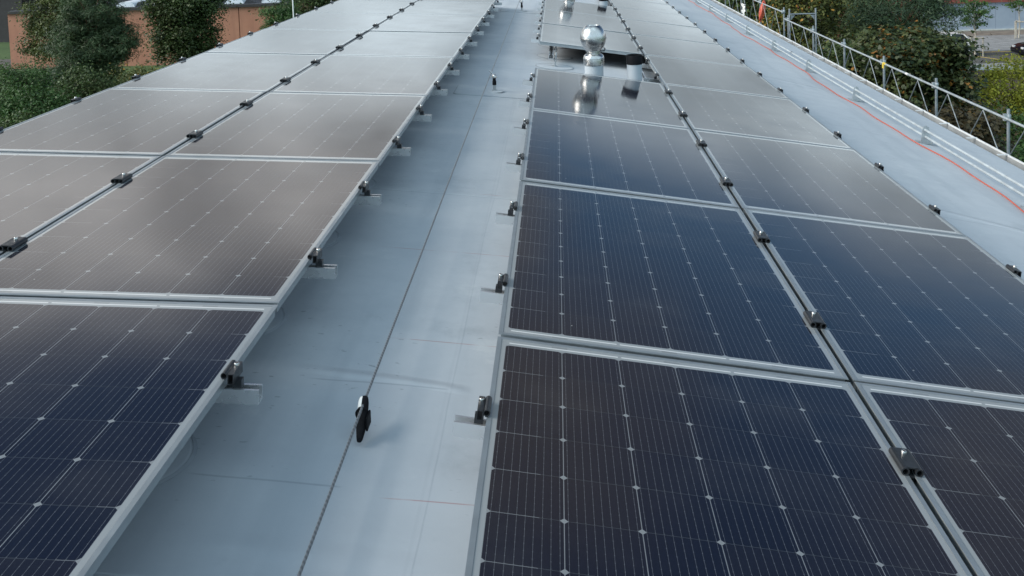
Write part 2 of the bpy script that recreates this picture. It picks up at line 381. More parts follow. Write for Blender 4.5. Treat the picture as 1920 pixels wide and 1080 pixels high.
# ------------------------------------------------------------------ mesh helpers
class MB:
    def __init__(self): self.v = []; self.f = []
    def add(self, vs, fs):
        o = len(self.v); self.v += [tuple(p) for p in vs]; self.f += [tuple(i+o for i in q) for q in fs]; return self
    def box(self, x0, x1, y0, y1, z0, z1):
        vs = [(x, y, z) for z in (z0, z1) for y in (y0, y1) for x in (x0, x1)]
        return self.add(vs, [(0, 2, 3, 1), (4, 5, 7, 6), (0, 1, 5, 4), (2, 6, 7, 3), (0, 4, 6, 2), (1, 3, 7, 5)])
    def tube(self, pts, r, n=10, caps=True):
        pts = [Vector(p) for p in pts]; N = len(pts)
        rs = r if isinstance(r, (list, tuple)) else [r]*N
        t0 = (pts[1]-pts[0]).normalized(); up = Vector((0, 0, 1)) if abs(t0.z) < .9 else Vector((1, 0, 0))
        side = t0.cross(up).normalized(); vs = []
        for i, p in enumerate(pts):
            t = (pts[min(i+1, N-1)]-pts[max(i-1, 0)]).normalized()
            side = (side - t*side.dot(t)).normalized(); b = t.cross(side)
            for k in range(n):
                a = 2*math.pi*k/n; vs.append(p + side*math.cos(a)*rs[i] + b*math.sin(a)*rs[i])
        fs = [(i*n+k, i*n+(k+1) % n, (i+1)*n+(k+1) % n, (i+1)*n+k) for i in range(N-1) for k in range(n)]
        if caps: fs += [tuple(range(n-1, -1, -1)), tuple(range((N-1)*n, N*n))]
        return self.add(vs, fs)
    def lathe(self, prof, c, n=32, cap0=True, cap1=True):
        c = Vector(c); vs = []
        for r, z in prof:
            for k in range(n):
                a = 2*math.pi*k/n; vs.append(c + Vector((r*math.cos(a), r*math.sin(a), z)))
        N = len(prof)
        fs = [(i*n+k, i*n+(k+1) % n, (i+1)*n+(k+1) % n, (i+1)*n+k) for i in range(N-1) for k in range(n)]
        if cap0: fs.append(tuple(range(n-1, -1, -1)))
        if cap1: fs.append(tuple(range((N-1)*n, N*n)))
        return self.add(vs, fs)
    def prism(self, prof, axis, a, b):
        """2-D outline pushed along an axis ('x': outline is (y,z); 'y': outline is (x,z); 'z': (x,y))"""
        def p3(q, t): return {'x': (t, q[0], q[1]), 'y': (q[0], t, q[1]), 'z': (q[0], q[1], t)}[axis]
        n = len(prof)
        vs = [p3(q, a) for q in prof] + [p3(q, b) for q in prof]
        fs = [(i, (i+1) % n, n+(i+1) % n, n+i) for i in range(n)] + [tuple(range(n-1, -1, -1)), tuple(range(n, 2*n))]
        return self.add(vs, fs)
    def build(self, name, mat, parent=None, origin=(0, 0, 0), smooth=False, bevel=0., fixn=True):
        me = bpy.data.meshes.new(name)
        o = Vector(origin)
        me.from_pydata([tuple(Vector(p)-o) for p in self.v], [], self.f)
        if fixn or bevel:
            bm = bmesh.new(); bm.from_mesh(me)
            bmesh.ops.recalc_face_normals(bm, faces=bm.faces)
            if bevel: bmesh.ops.bevel(bm, geom=list(bm.edges), offset=bevel, segments=2, affect='EDGES', profile=.5)
            bm.to_mesh(me); bm.free()
        if smooth:
            me.polygons.foreach_set('use_smooth', [True]*len(me.polygons))
            try: me.set_sharp_from_angle(angle=R(40))
            except Exception: pass
        me.materials.append(MAT[mat]); me.update()
        ob = bpy.data.objects.new(name, me); COL.objects.link(ob)
        if parent: ob.parent = parent
        else: ob.location = o
        return ob
def empty(name, loc=(0, 0, 0), rot=(0, 0, 0)):
    o = bpy.data.objects.new(name, None); o.empty_display_size = .1; COL.objects.link(o)
    o.location = loc; o.rotation_euler = rot; return o
def tag(o, label=None, cat=None, group=None, kind=None):
    if label: o['label'] = label
    if cat: o['category'] = cat
    if group: o['group'] = group
    if kind: o['kind'] = kind
    return o
def kids(o): return [c for c in bpy.data.objects if c.parent == o]
def copy_tree(o, parent=None, table=None):
    c = o.copy(); COL.objects.link(c)
    if parent: c.parent = parent
    for ch in table.get(o.name, []): copy_tree(ch, c, table)
    return c
def tree_table():
    t = {}
    for q in bpy.data.objects:
        if q.parent: t.setdefault(q.parent.name, []).append(q)
    return t
ORD = ['first', 'second', 'third', 'fourth', 'fifth', 'sixth', 'seventh', 'eighth', 'ninth', 'tenth', 'eleventh', 'twelfth', 'thirteenth', 'fourteenth', 'fifteenth', 'sixteenth', 'seventeenth', 'eighteenth', 'nineteenth', 'twentieth', 'twenty-first', 'twenty-second', 'twenty-third', 'twenty-fourth']

# ------------------------------------------------------------------ ground
def sheet(name, mat, x0, x1, y0, y1, z, kind='structure'):
    return tag(MB().add([(x0, y0, z), (x1, y0, z), (x1, y1, z), (x0, y1, z)], [(0, 1, 2, 3)]).build(name, mat, fixn=False), kind=kind)
sheet('ground', 'grass ground', -900, 900, -900, 1500, 0)
sheet('path', 'asphalt', -75, -42.2, 71, 82.5, .02)
sheet('parking_asphalt', 'asphalt', 6, 110, 65.6, 71.8, .012)
sheet('cobble_paving', 'cobbles', 6, 110, 71.8, 80.2, .016)
sheet('paving_strip', 'tan strip', 6, 110, 80.2, 83.25, .020)
tag(MB().box(6, 110, 63.9, 65.6, -.1, .12).build('pavement', 'pavement slabs'), kind='structure')
tag(MB().box(6, 110, 63.6, 63.897, -.1, .125).build('kerb', 'kerb stone'), kind='structure')
m = MB()
for x0 in (22.6, 27.4, 32.2, 37.0):
    m.add([(x0, 71.2, .017), (x0+.16, 71.2, .017), (x0+2.66, 66.0, .017), (x0+2.5, 66.0, .017)], [(0, 1, 2, 3)])
m.add([(20, 71.18, .021), (60, 71.18, .021), (60, 71.34, .021), (20, 71.34, .021)], [(0, 1, 2, 3)])
tag(m.build('parking_marking', 'yellow paint', fixn=False), kind='structure')
sheet('planting_soil', 'bare soil', 5, 60, 22, 63.5, .010)

# ------------------------------------------------------------------ the building we stand on
def zroof(x): return H - 1.25 - .049*(x+1.85) - .0193*(x+1.85)**2
bld = tag(empty('barrel_roof_building'), 'building with gently curved pale grey membrane roof carrying the solar panels', 'building')
XL, XR, Y0, Y1 = -3.12, 3.53, -4.0, 27.0
m = MB(); NX, NY = 48, 31
for j in range(NY+1):
    for i in range(NX+1):
        x = XL+(XR-XL)*i/NX; m.v.append((x, Y0+(Y1-Y0)*j/NY, zroof(x)))
for j in range(NY):
    for i in range(NX):
        a = j*(NX+1)+i; m.f.append((a, a+1, a+NX+2, a+NX+1))
rf = m.build('roof_membrane', 'roof membrane', bld, smooth=True)
m = MB()
for x0, x1, y0, y1 in ((XL, XL+.3, Y0, Y1), (XR-.3, XR, Y0, Y1), (XL+.3, XR-.3, Y0, Y0+.3), (XL+.3, XR-.3, Y1-.3, Y1)):
    m.box(x0, x1, y0, y1, 0, zroof(x1)-.12 if x1 > 0 else zroof(x0)-.12)
m.build('wall', 'wall render', bld)
# eaves gutter
zo = H - 2.10
prof = [(3.532, zroof(3.53)-.004), (3.532, zroof(3.53)-.10), (3.56, zo-.16), (3.64, zo-.16), (3.655, zo), (3.668, zo+.006), (3.672, zo), (3.664, zo-.17), (3.55, zo-.172), (3.526, zo-.10), (3.526, zroof(3.53)-.004)]
gut = MB().prism(prof, 'y', Y0, Y1).build('gutter', 'zinc gutter', bld)
MB().tube([(3.664, Y0, zo+.004), (3.664, Y1, zo+.004)], .011, 8).build('gutter_lip', 'painted zinc', gut, smooth=True)
k = 0; y = 5.2
while y < 26:
    MB().box(3.575, 3.668, y-.011, y+.011, zo+.012, zo+.018).build('gutter_bracket', 'painted zinc', gut)
    y += .63
def roof_disc(x, y, r):
    """round flashing welded on the roof round a post"""
    m = MB(); n = 40; vs = [(x, y, zroof(x)+.006)]
    for rr, dz_ in ((r-.012, .005), (r, .0035), (r+.003, .0002)):
        for q in range(n):
            a = 2*math.pi*q/n; px, py = x+rr*math.cos(a), y+rr*math.sin(a); vs.append((px, py, zroof(px)+dz_))
    fs = [(0, 1+q, 1+(q+1) % n) for q in range(n)]
    for s in range(2):
        fs += [(1+s*n+q, 1+(s+1)*n+q, 1+(s+1)*n+(q+1) % n, 1+s*n+(q+1) % n) for q in range(n)]
    m.add(vs, fs); p = m.build('roof_patch', 'membrane patch', bld, smooth=False)
    m = MB(); vs = []
    for rr in (r-.004, r+.006):
        for q in range(n):
            a = 2*math.pi*q/n; px, py = x+rr*math.cos(a), y+rr*math.sin(a); vs.append((px, py, zroof(px)+.0052 if rr < r else zroof(px)+.002))
    m.add(vs, [(q, n+q, n+(q+1) % n, (q+1) % n) for q in range(n)]); m.build('weld_bead', 'patch weld', p)

# ------------------------------------------------------------------ solar panels
PITCH, ROW0 = 1.6973, 1.1006
TH_R, TH_L = math.atan(.1522), math.atan(.049)
O_R = Vector((-.2017, 0, H-1.1877)); O_L = Vector((-.8364, 0, H-1.0873))
PW, PL = 1.002, 1.682
fr = MB()
for fx0, fx1 in ((0, .012), (PW-.012, PW)):
    wx0, wx1 = (fx0+.007, fx1) if fx0 == 0 else (fx0, fx1-.007)
    fr.box(wx0, wx1, .009, PL-.009, -.032, -.0033); fr.box(fx0, fx1, 0, PL, -.0033, 0)
fr.box(.012, PW-.012, .009, .012, -.032, -.0034); fr.box(.012, PW-.012, PL-.012, PL-.009, -.032, -.0034)
fr.box(.012, PW-.012, 0, .012, -.0033, -.0004); fr.box(.012, PW-.012, PL-.012, PL, -.0033, -.0004)
proto = empty('solar_panel')
fo = fr.build('frame', 'anodised frame', proto)
go = MB().box(.0122, PW-.0122, .0122, PL-.0122, -.0075, -.0014).build('cell_sheet', 'solar cells', proto)
first = [True]
def place_panel(side, xl, row, label, group):
    th, O = (TH_R, O_R) if side == 'R' else (TH_L, O_L)
    if first[0]: o = proto; first[0] = False
    else:
        o = proto.copy(); COL.objects.link(o)
        for ch in (fo, go):
            c = ch.copy(); COL.objects.link(c); c.parent = o
    jx, jy, jz = [(random.random()-.5)*q for q in (.003, .003, .0)]
    o.location = O + Vector((math.cos(th)*(xl+jx), ROW0+PITCH*row+.0076+jy, -math.sin(th)*(xl+jx)+jz))
    o.rotation_euler = ((random.random()-.5)*.0042, th+(random.random()-.5)*.0042, 0)
    tag(o, label, 'solar panel', group)
random.seed(4)
for k in range(10):
    if k not in (4, 8, 9):
        blk = 'front right block' if k < 4 else 'far right block'
        n = k if k < 4 else k-5
        place_panel('R', 0.0, k, f'solar panel on the walkway side of the {blk}, {ORD[n]} from the viewer', 'right array panels along the walkway')
    place_panel('R', 1.015, k, f'solar panel in the right column nearest the gutter, {ORD[k]} from the viewer', 'right array panels nearest the gutter')
for k in range(8):
    place_panel('L', -1.0, k, f'solar panel in the left array beside the walkway, {ORD[k]} from the viewer', 'left array panels beside the walkway')
    place_panel('L', -2.015, k, f'solar panel in the left array outer column by the trees, {ORD[k]} from the viewer', 'left array outer panels')

# ------------------------------------------------------------------ cross rails with clamps
ZT = -.0335                                  # rail top, just under the frames
def rail_mesh(x0, x1):
    h, w, t = .036, .0175, .0025
    pr = [(-w, ZT), (-w, ZT-h), (w, ZT-h), (w, ZT), (w-.007, ZT), (w-.007, ZT-t), (w-t, ZT-t), (w-t, ZT-h+t), (-w+t, ZT-h+t), (-w+t, ZT-t), (-w+.007, ZT-t), (-w+.007, ZT)]
    return MB().prism(pr, 'x', x0, x1)
def chan(m, xc, zc, w, h, y0, y1, t=.003):
    """hollow square extrusion along y"""
    m.box(xc-w/2, xc-w/2+t, y0, y1, zc-h/2, zc+h/2); m.box(xc+w/2-t, xc+w/2, y0, y1, zc-h/2, zc+h/2)
    m.box(xc-w/2+t, xc+w/2-t, y0, y1, zc-h/2, zc-h/2+t); m.box(xc-w/2+t, xc+w/2-t, y0, y1, zc+h/2-t, zc+h/2)
def half_round(m, xc, zc, r, y0, y1, t=.003, n=14):
    """hollow round extrusion along y, open at the ends"""
    ri = r-t; vs = []
    for yy in (y0, y1):
        for rr in (r, ri):
            for q in range(n):
                a = 2*math.pi*q/n; vs.append((xc+rr*math.cos(a), yy, zc+rr*math.sin(a)))
    fs = []
    for q in range(n):
        p = (q+1) % n
        fs += [(q, p, 2*n+p, 2*n+q), (n+p, n+q, 3*n+q, 3*n+p), (q, n+q, n+p, p), (2*n+q, 2*n+p, 3*n+p, 3*n+q)]
    m.add(vs, fs)
L2 = .047
def bolt_at(x, z, y=.012):
    return MB().lathe([(.0066, 0), (.0068, .0065), (.0060, .0078), (.0034, .0078), (.0030, .003)], (x, y, z), 14)
L3 = .036
def end_clamp(x, s):
    """clamp on the outer edge: s=-1 when the panel lies to its right"""
    m = MB()
    half_round(m, x-s*.0005, .0085, .0085, -L3, L3, .002)             # lip that grips the frame
    m.box(x-s*.001-.004, x-s*.001+.004, -L3, L3, -.0012, .0012)
    chan(m, x+s*.0155, .0005, .0150, .026, -L3, L3, .002)
    c = m.build('end_clamp', 'black anodised'); b = bolt_at(x+s*.016, .0134).build('bolt', 'stainless steel', c, smooth=True)
    MB().box(x+s*.020-.008, x+s*.020+.014, -.010, .010, ZT-.004, -.0128).build('clamp_foot', 'black anodised', c)
    return c
def mid_clamp(x):
    m = MB()
    half_round(m, x-.0165, .0098, .0098, -L2, L2); half_round(m, x+.0165, .0098, .0098, -L2, L2)
    m.box(x-.0155, x+.0155, -L2+.004, L2-.001, .0165, .0198)
    m.box(x-.0065, x+.0065, -L2, L2, -.004, .001)
    m.box(x-.005, x-.003, -L2, L2, -.028, -.004); m.box(x+.003, x+.005, -L2, L2, -.028, -.004)
    c = m.build('mid_clamp', 'black anodised'); bolt_at(x, .0195, .02).build('bolt', 'stainless steel', c, smooth=True)
    return c
def make_rail(x0, x1, parts):
    root = empty('mounting_rail'); rail_mesh(x0, x1).build('rail_profile', 'bare aluminium', root)
    for kind, x, s in parts:
        c = end_clamp(x, s) if kind == 'e' else mid_clamp(x); c.parent = root
    return root
rail_R = make_rail(-.078, 2.065, [('e', -.002, -1), ('m', 1.0075, 0), ('e', 2.017, 1)])
rail_G = make_rail(.905, 2.065, [('e', 1.013, -1), ('e', 2.017, 1)])
rail_L = make_rail(-2.085, .080, [('e', -2.017, -1), ('m', -1.0075, 0), ('e', .002, 1)])
TBL = tree_table(); used = set()
RAILY = [ROW0+PITCH*k+d for k in range(10) for d in (.41, 1.255)]
def place_rail(pro, side, y, label, group):
    o = pro if pro.name not in used else copy_tree(pro, None, TBL)
    used.add(pro.name)
    th, O = (TH_R, O_R) if side == 'R' else (TH_L, O_L)
    o.location = O + Vector((0, y, 0)); o.rotation_euler = (0, th, 0); tag(o, label, 'rail', group)
for i, y in enumerate(RAILY):
    if i < 16: place_rail(rail_L, 'L', y, f'aluminium cross rail clamping the left array, end poking into the walkway, {ORD[i]} from the viewer', 'cross rails of the left array')
    gapped = i//2 in (4, 8, 9)
    if gapped: place_rail(rail_G, 'R', y, f'short aluminium cross rail clamping only the gutter-side column, {ORD[i]} rail row of the right array', 'short cross rails beside the vents')
    else: place_rail(rail_R, 'R', y, f'aluminium cross rail clamping both columns of the right array, {ORD[i]} rail row from the viewer', 'cross rails of the right array')

# longitudinal base rails on threaded posts
def base_rail(side, xl, y0, y1, posts, label, group, discs=True):
    th, O = (TH_R, O_R) if side == 'R' else (TH_L, O_L)
    root = empty('base_rail', O, (0, th, 0)); tag(root, label, 'rail', group)
    zt = ZT-.036-.001; w, h, t = .022, .042, .0035
    pr = [(xl-w, zt-h), (xl+w, zt-h), (xl+w, zt), (xl+w-.012, zt), (xl+w-.012, zt-t), (xl+w-t, zt-t), (xl+w-t, zt-h+t), (xl-w+t, zt-h+t), (xl-w+t, zt-t), (xl-w+.012, zt-t), (xl-w+.012, zt), (xl-w, zt)]
    MB().prism(pr, 'y', y0, y1).build('rail_profile', 'bare aluminium', root)
    for y in posts:
        xp = xl+.045
        wx = O.x+math.cos(th)*xp; wz = O.z-math.sin(th)*xp
        lift = (wz-zroof(wx))/math.cos(th)
        m = MB(); m.tube([(xp, y, -lift-.004), (xp, y, zt+.02)], .008, 10)
        m.lathe([(.030, -lift+.001), (.030, -lift+.010), (.012, -lift+.022)], (xp, y, 0), 18)
        p = m.build('support_post', 'galvanised steel', root, smooth=True)
        MB().box(xl-.03, xp+.022, y-.025, y+.025, zt-h-.008, zt-h-.002).build('clamp_plate', 'stainless steel', p)
        m = MB(); m.lathe([(.014, zt-h-.022), (.014, zt-h-.010)], (xp, y, 0), 6); m.lathe([(.014, zt-h+.0), (.014, zt-h+.012)], (xp, y, 0), 6); m.build('nut', 'stainless steel', p)
        if discs: roof_disc(wx-math.sin(th)*lift, y, .175)
LY = [y+.0 for y in RAILY if y < 14.7]
base_rail('L', -.315, .2, 14.9, LY, 'long channel rail under the walkway edge of the left array, on threaded posts', 'base rails under the left array')
base_rail('L', -1.90, .2, 14.9, LY[::2], 'long channel rail under the outer edge of the left array by the trees', 'base rails under the left array', False)
base_rail('R', .13, .2, 8.02, [y for y in RAILY if y < 7.8], 'long channel rail under the walkway edge of the front right block', 'base rails under the right array', False)
base_rail('R', .13, 9.27, 14.9, [9.322]+[y for y in RAILY if 9.8 < y < 14.7], 'channel rail on a threaded post poking out below the far right block', 'base rails under the right array')
base_rail('R', .93, .2, 18.0, RAILY[::2], 'long channel rail beneath the middle joint of the right array, seen beside the black-capped pipe', 'base rails under the right array', False)
base_rail('R', 1.86, .2, 18.0, RAILY[::2], 'long channel rail under the gutter edge of the right array', 'base rails under the right array', False)

# ------------------------------------------------------------------ roof vents
def ball_vent(x, y, label, K=1.):
    o = empty('ball_ventilator', (x, y, zroof(x))); b = -(zroof(x)-H)       # heights below are relative to the eye
    tag(o, label, 'roof vent', 'steel ball ventilators')
    z = lambda q: q*K+b
    MB().lathe([(.098, -.03), (.098, .004), (.080, .010), (.075, .022), (.075, z(-1.255))], (0, 0, 0), 40).build('pipe', 'membrane coated pipe', o, smooth=True)
    MB().lathe([(.082, z(-1.267)), (.0835, z(-1.26)), (.0835, z(-1.205)), (.080, z(-1.190)), (.068, z(-1.178)), (.056, z(-1.174))], (0, 0, 0), 40).build('collar', 'stainless steel', o, smooth=True)
    MB().lathe([(.0845, z(-1.212)), (.0865, z(-1.209)), (.0845, z(-1.206))], (0, 0, 0), 40, False, False).build('collar_band', 'stainless steel', o, smooth=True)
    prof = [(.055, z(-1.176)), (.055, z(-1.158)), (.062, z(-1.152)), (.062, z(-1.146))]
    for q in range(11):
        f = q/10; prof.append((.062+.041*math.sin(f*math.pi/2)**.9, z(-1.144+.100*f)))
    prof += [(.1075, z(-1.043)), (.1075, z(-1.036)), (.1025, z(-1.035))]
    for q in range(1, 12):
        a = q/11*1.02; prof.append((.1025*math.cos(a), z(-1.035+.124*math.sin(a))))
    prof += [(.050, z(-.930)), (.049, z(-.936)), (.045, z(-.975)), (.02, z(-.985))]
    MB().lathe(prof, (0, 0, 0), 48).build('ball_head', 'stainless steel', o, smooth=True)
    MB().tube([(.055, -.02, z(-1.150)), (.085, -.03, z(-1.146)), (.092, -.03, z(-1.130)), (.080, -.028, z(-1.120))], .005, 8).build('catch', 'black anodised', o, smooth=True)
    return o
def capped_pipe(x, y, label, K=1.):
    o = empty('vent_pipe', (x, y, zroof(x))); b = -(zroof(x)-H); z = lambda q: q*K+b
    tag(o, label, 'vent pipe', 'black-capped vent pipes')
    MB().lathe([(.085, -.03), (.085, .004), (.066, .010), (.0605, .02), (.0605, z(-1.262))], (0, 0, 0), 36).build('pipe', 'membrane coated pipe', o, smooth=True)
    MB().lathe([(.064, z(-1.270)), (.0665, z(-1.268)), (.0655, z(-1.198)), (.063, z(-1.193)), (.056, z(-1.193)), (.054, z(-1.215)), (.02, z(-1.22))], (0, 0, 0), 36).build('cap', 'rubber black', o, smooth=True)
    return o
ball_vent(.268, 8.07, 'shiny steel ball ventilator on a grey pipe in the panel gap', .949)
capped_pipe(.592, 8.07, 'short grey vent pipe with a black cap in the panel gap', .949)

ball_vent(.16, 14.86, 'farther steel ball ventilator added past the picture top, stand-in mirrored in far right panels')  # this vent and the next are added, standing in for what the panels mirror
capped_pipe(.66, 14.9, 'farther capped vent pipe added above the picture edge, stand-in mirrored in far right panels')

# ------------------------------------------------------------------ lifeline
CBL = [(-.547, .6, H-1.297), (-.547, 1.87, H-1.281), (-.550, 2.6, H-1.272), (-.547, 3.85, H-1.250), (-.547, 5.6, H-1.228), (-.547, 7.76, H-1.210), (-.550, 9.5, H-1.206), (-.556, 12, H-1.198), (-.560, 14.43, H-1.190), (-.560, 18, H-1.20)]
def smooth_pts(pts, k=8):
    out = []; P = [Vector(p) for p in pts]
    for i in range(len(P)-1):
        a, b, c, d = P[max(i-1, 0)], P[i], P[i+1], P[min(i+2, len(P)-1)]
        for q in range(k):
            t = q/k; out.append(.5*((2*b)+(c-a)*t+(2*a-5*b+4*c-d)*t*t+(3*b-a-3*c+d)*t**3))
    out.append(P[-1]); return out
tag(MB().tube(smooth_pts(CBL, 10), .0037, 10).build('safety_cable', 'wire rope', smooth=True), 'thin steel wire rope stretched low along the middle of the grey walkway', 'cable')
def lifeline_post(x, y, zc, label):
    zr = zroof(x); o = empty('lifeline_post', (x, y, zr)); tag(o, label, 'anchor post', 'lifeline anchor posts on the walkway')
    h = zc-zr
    m = MB()
    n = 28; ring = []
    def patch(w, d, r, z0):
        pts = []
        for cx, cy, a0 in ((w-r, d-r, 0), (-w+r, d-r, 90), (-w+r, -d+r, 180), (w-r, -d+r, 270)):
            for q in range(6):
                a = R(a0+q*18); pts.append((cx+r*math.cos(a), cy+r*math.sin(a)))
        return pts
    for w_, d_, r_, z_, mt, nm in ((.305, .215, .035, .0035, 'patch weld', 'weld_bead'), (.298, .208, .033, .0055, 'membrane patch', 'base_patch')):
        pts = patch(w_, d_, r_, 0); mm = MB()
        mm.v = [(p[0], p[1], zroof(x+p[0])-zr+zz) for zz in (-.003, z_) for p in pts]
        N = len(pts); mm.f = [tuple(range(N, 2*N)), tuple(range(N-1, -1, -1))]+[(q, (q+1) % N, N+(q+1) % N, N+q) for q in range(N)]
        mm.build(nm, mt, o)
    MB().lathe([(.075, .004), (.074, .010), (.020, .012)], (0, 0, 0), 32).build('flange', 'membrane patch', o, smooth=True)
    MB().lathe([(.022, .010), (.022, .016), (.0125, .018), (.0125, .060)], (0, 0, 0), 20).build('tube', 'galvanised steel', o, smooth=True)
    MB().lathe([(.0155, .056), (.0160, .060), (.0155, .085), (.0125, .092), (.0125, h-.025)], (0, 0, 0), 20).build('sleeve', 'rubber black', o, smooth=True)
    m = MB(); m.lathe([(.010, h-.026), (.018, h-.022), (.019, h-.008), (.013, h+.002), (.006, h+.006)], (0, 0, 0), 16)
    m.tube([(.0, 0, h-.012), (.026, 0, h-.014)], .006, 8)
    hd = m.build('head', 'stainless steel', o, smooth=True)
    lx = CBL[5][0]-x if abs(y-7.76) < 1 else CBL[8][0]-x
    lx -= .028
    m = MB(); m.tube([(0, 0, h-.01), (-.014, -.004, h+.012), (-.028, -.004, h+.028), (-.036, -.004, h+.034)], [.006, .005, .005, .007], 8)
    m.tube([(-.008, 0, h-.02), (-.026, -.004, h-.020), (-.030, -.004, h-.006)], .005, 8)
    m.build('cable_hook', 'stainless steel', o, smooth=True)
lifeline_post(-.520, 7.757, H-1.215, 'nearer lifeline post with black sleeve on a square patch, cable hooked to its top')
lifeline_post(-.533, 14.43, H-1.195, 'farther lifeline post with black sleeve at the top edge of the walkway')
# cable tag / tensioner
cy_, cz_ = 2.545, H-1.278
GS = .86
o = tag(empty('cable_grip', (-.552, cy_, cz_)), 'small black cable grip with a white label hanging on the steel wire rope', 'cable grip'); o.scale = (GS, GS, GS)
def loft(secs, mat, name):
    """loft oval sections (centre, half width x, half height z) along y"""
    m = MB(); n = 18; vs = []
    for (x, y, z, a, b) in secs:
        for q in range(n):
            t = 2*math.pi*q/n
            vs.append((x+a*math.copysign(abs(math.cos(t))**.75, math.cos(t)), y, z+b*math.copysign(abs(math.sin(t))**.75, math.sin(t))))
    N = len(secs); fs = [(i*n+q, i*n+(q+1) % n, (i+1)*n+(q+1) % n, (i+1)*n+q) for i in range(N-1) for q in range(n)]+[tuple(range(n)), tuple(range((N-1)*n, N*n))]
    return m.add(vs, fs).build(name, mat, o, smooth=True)
GRIP = [(.006, -.082, -.056, .0075, .007), (.006, -.074, -.053, .0100, .010), (.005, -.045, -.038, .0150, .013), (.004, -.02, -.022, .0165, .015), (.003, .005, -.008, .0165, .016), (.001, .030, .002, .0160, .016), (0, .048, .006, .0130, .013), (0, .057, .007, .0080, .008), (0, .060, .006, .0030, .003)]
loft(GRIP, 'rubber black', 'grip_body')
MB().box(.0205, .0265, -.050, .008, -.046, -.006).build('side_plate', 'rubber black', o, bevel=.002)
m = MB(); vs = []
for (x, y, z, a, b) in [(.003, .002, -.0095, .0165, .016), (.0018, .020, -.002, .0162, .016), (.001, .032, .0025, .0158, .0158), (.0004, .042, .005, .0145, .0145)]:
    for q in range(7):
        t = R(100+q*12); vs.append((x+a*1.07*math.copysign(abs(math.cos(t))**.75, math.cos(t)), y, z+b*1.07*abs(math.sin(t))**.75))
m.add(vs, [(r*7+q, r*7+q+1, (r+1)*7+q+1, (r+1)*7+q) for r in range(3) for q in range(6)])
lb = m.build('white_label', 'white plastic', o); so = lb.modifiers.new('thick', 'SOLIDIFY'); so.thickness = .001
ring = [(.003+.0195*math.cos(a), -.006, -.013+.0185*math.sin(a)) for a in [2*math.pi*q/24 for q in range(25)]]
MB().tube(ring, .0032, 8, False).build('strap', 'rubber black', o, smooth=True)

# ------------------------------------------------------------------ twin pipe snow guard, red cable
XG = 2.89
sg = tag(empty('snow_guard', (XG, 14, zroof(XG))), 'pair of slim galvanised pipes on upright brackets running along the right eaves', 'snow guard')
zl, zu = H-1.855, H-1.800
def gx(z): return XG
pl = MB().tube([(XG+.005, 2.0, zl), (XG+.005, 26.5, zl)], .0105, 12).build('pipe', 'snow pipe', sg, (XG, 14, zroof(XG)), smooth=True)
pu = MB().tube([(XG+.002, 2.0, zu), (XG+.002, 26.5, zu)], .0105, 12).build('pipe', 'snow pipe', sg, (XG, 14, zroof(XG)), smooth=True)
for y in (6.05, 12.6, 18.9):
    MB().tube([(XG+.003, y, zu), (XG+.003, y+.07, zu)], .0145, 12).build('pipe_sleeve', 'scaffold tube', sg, (XG, 14, zroof(XG)), smooth=True)
for i in range(13):
    y = 4.33+1.87*i
    m = MB(); zb = zroof(XG)
    m.prism([(XG-.035, zb+.003), (XG+.045, zb+.000), (XG+.036, zu-.01), (XG+.028, zu+.022), (XG+.008, zu+.034), (XG-.012, zu+.026), (XG-.022, zu+.004)], 'y', y-.004, y+.004)
    m.prism([(XG-.05, zroof(XG-.05)+.002), (XG+.10, zroof(XG+.10)+.002), (XG+.10, zroof(XG+.10)+.007), (XG-.05, zroof(XG-.05)+.007)], 'y', y+.0045, y+.10)
    b = m.build('bracket', 'galvanised steel', sg, (XG, 14, zroof(XG)))
    MB().lathe([(.009, 0), (.009, .010)], (XG+.07, y+.05, zroof(XG+.07)+.007), 6).build('bolt', 'stainless steel', b, (0, 0, 0)).location = -Vector((XG, 14, zroof(XG)))
random.seed(7)
pts = []; y = 2.0
while y < 26.4:
    x = 2.80+.028*math.sin(y*1.1)+.018*math.sin(y*2.7+1)+.012*math.sin(y*6.1)
    if y < 6.6: x -= .10*(6.6-y)/3
    pts.append((x, y, zroof(x)+.009)); y += .16
tag(MB().tube(pts, .0047, 8).build('red_cable', 'red cable', smooth=True), 'long red electric cable lying loose on the roof beside the twin pipes', 'cable')

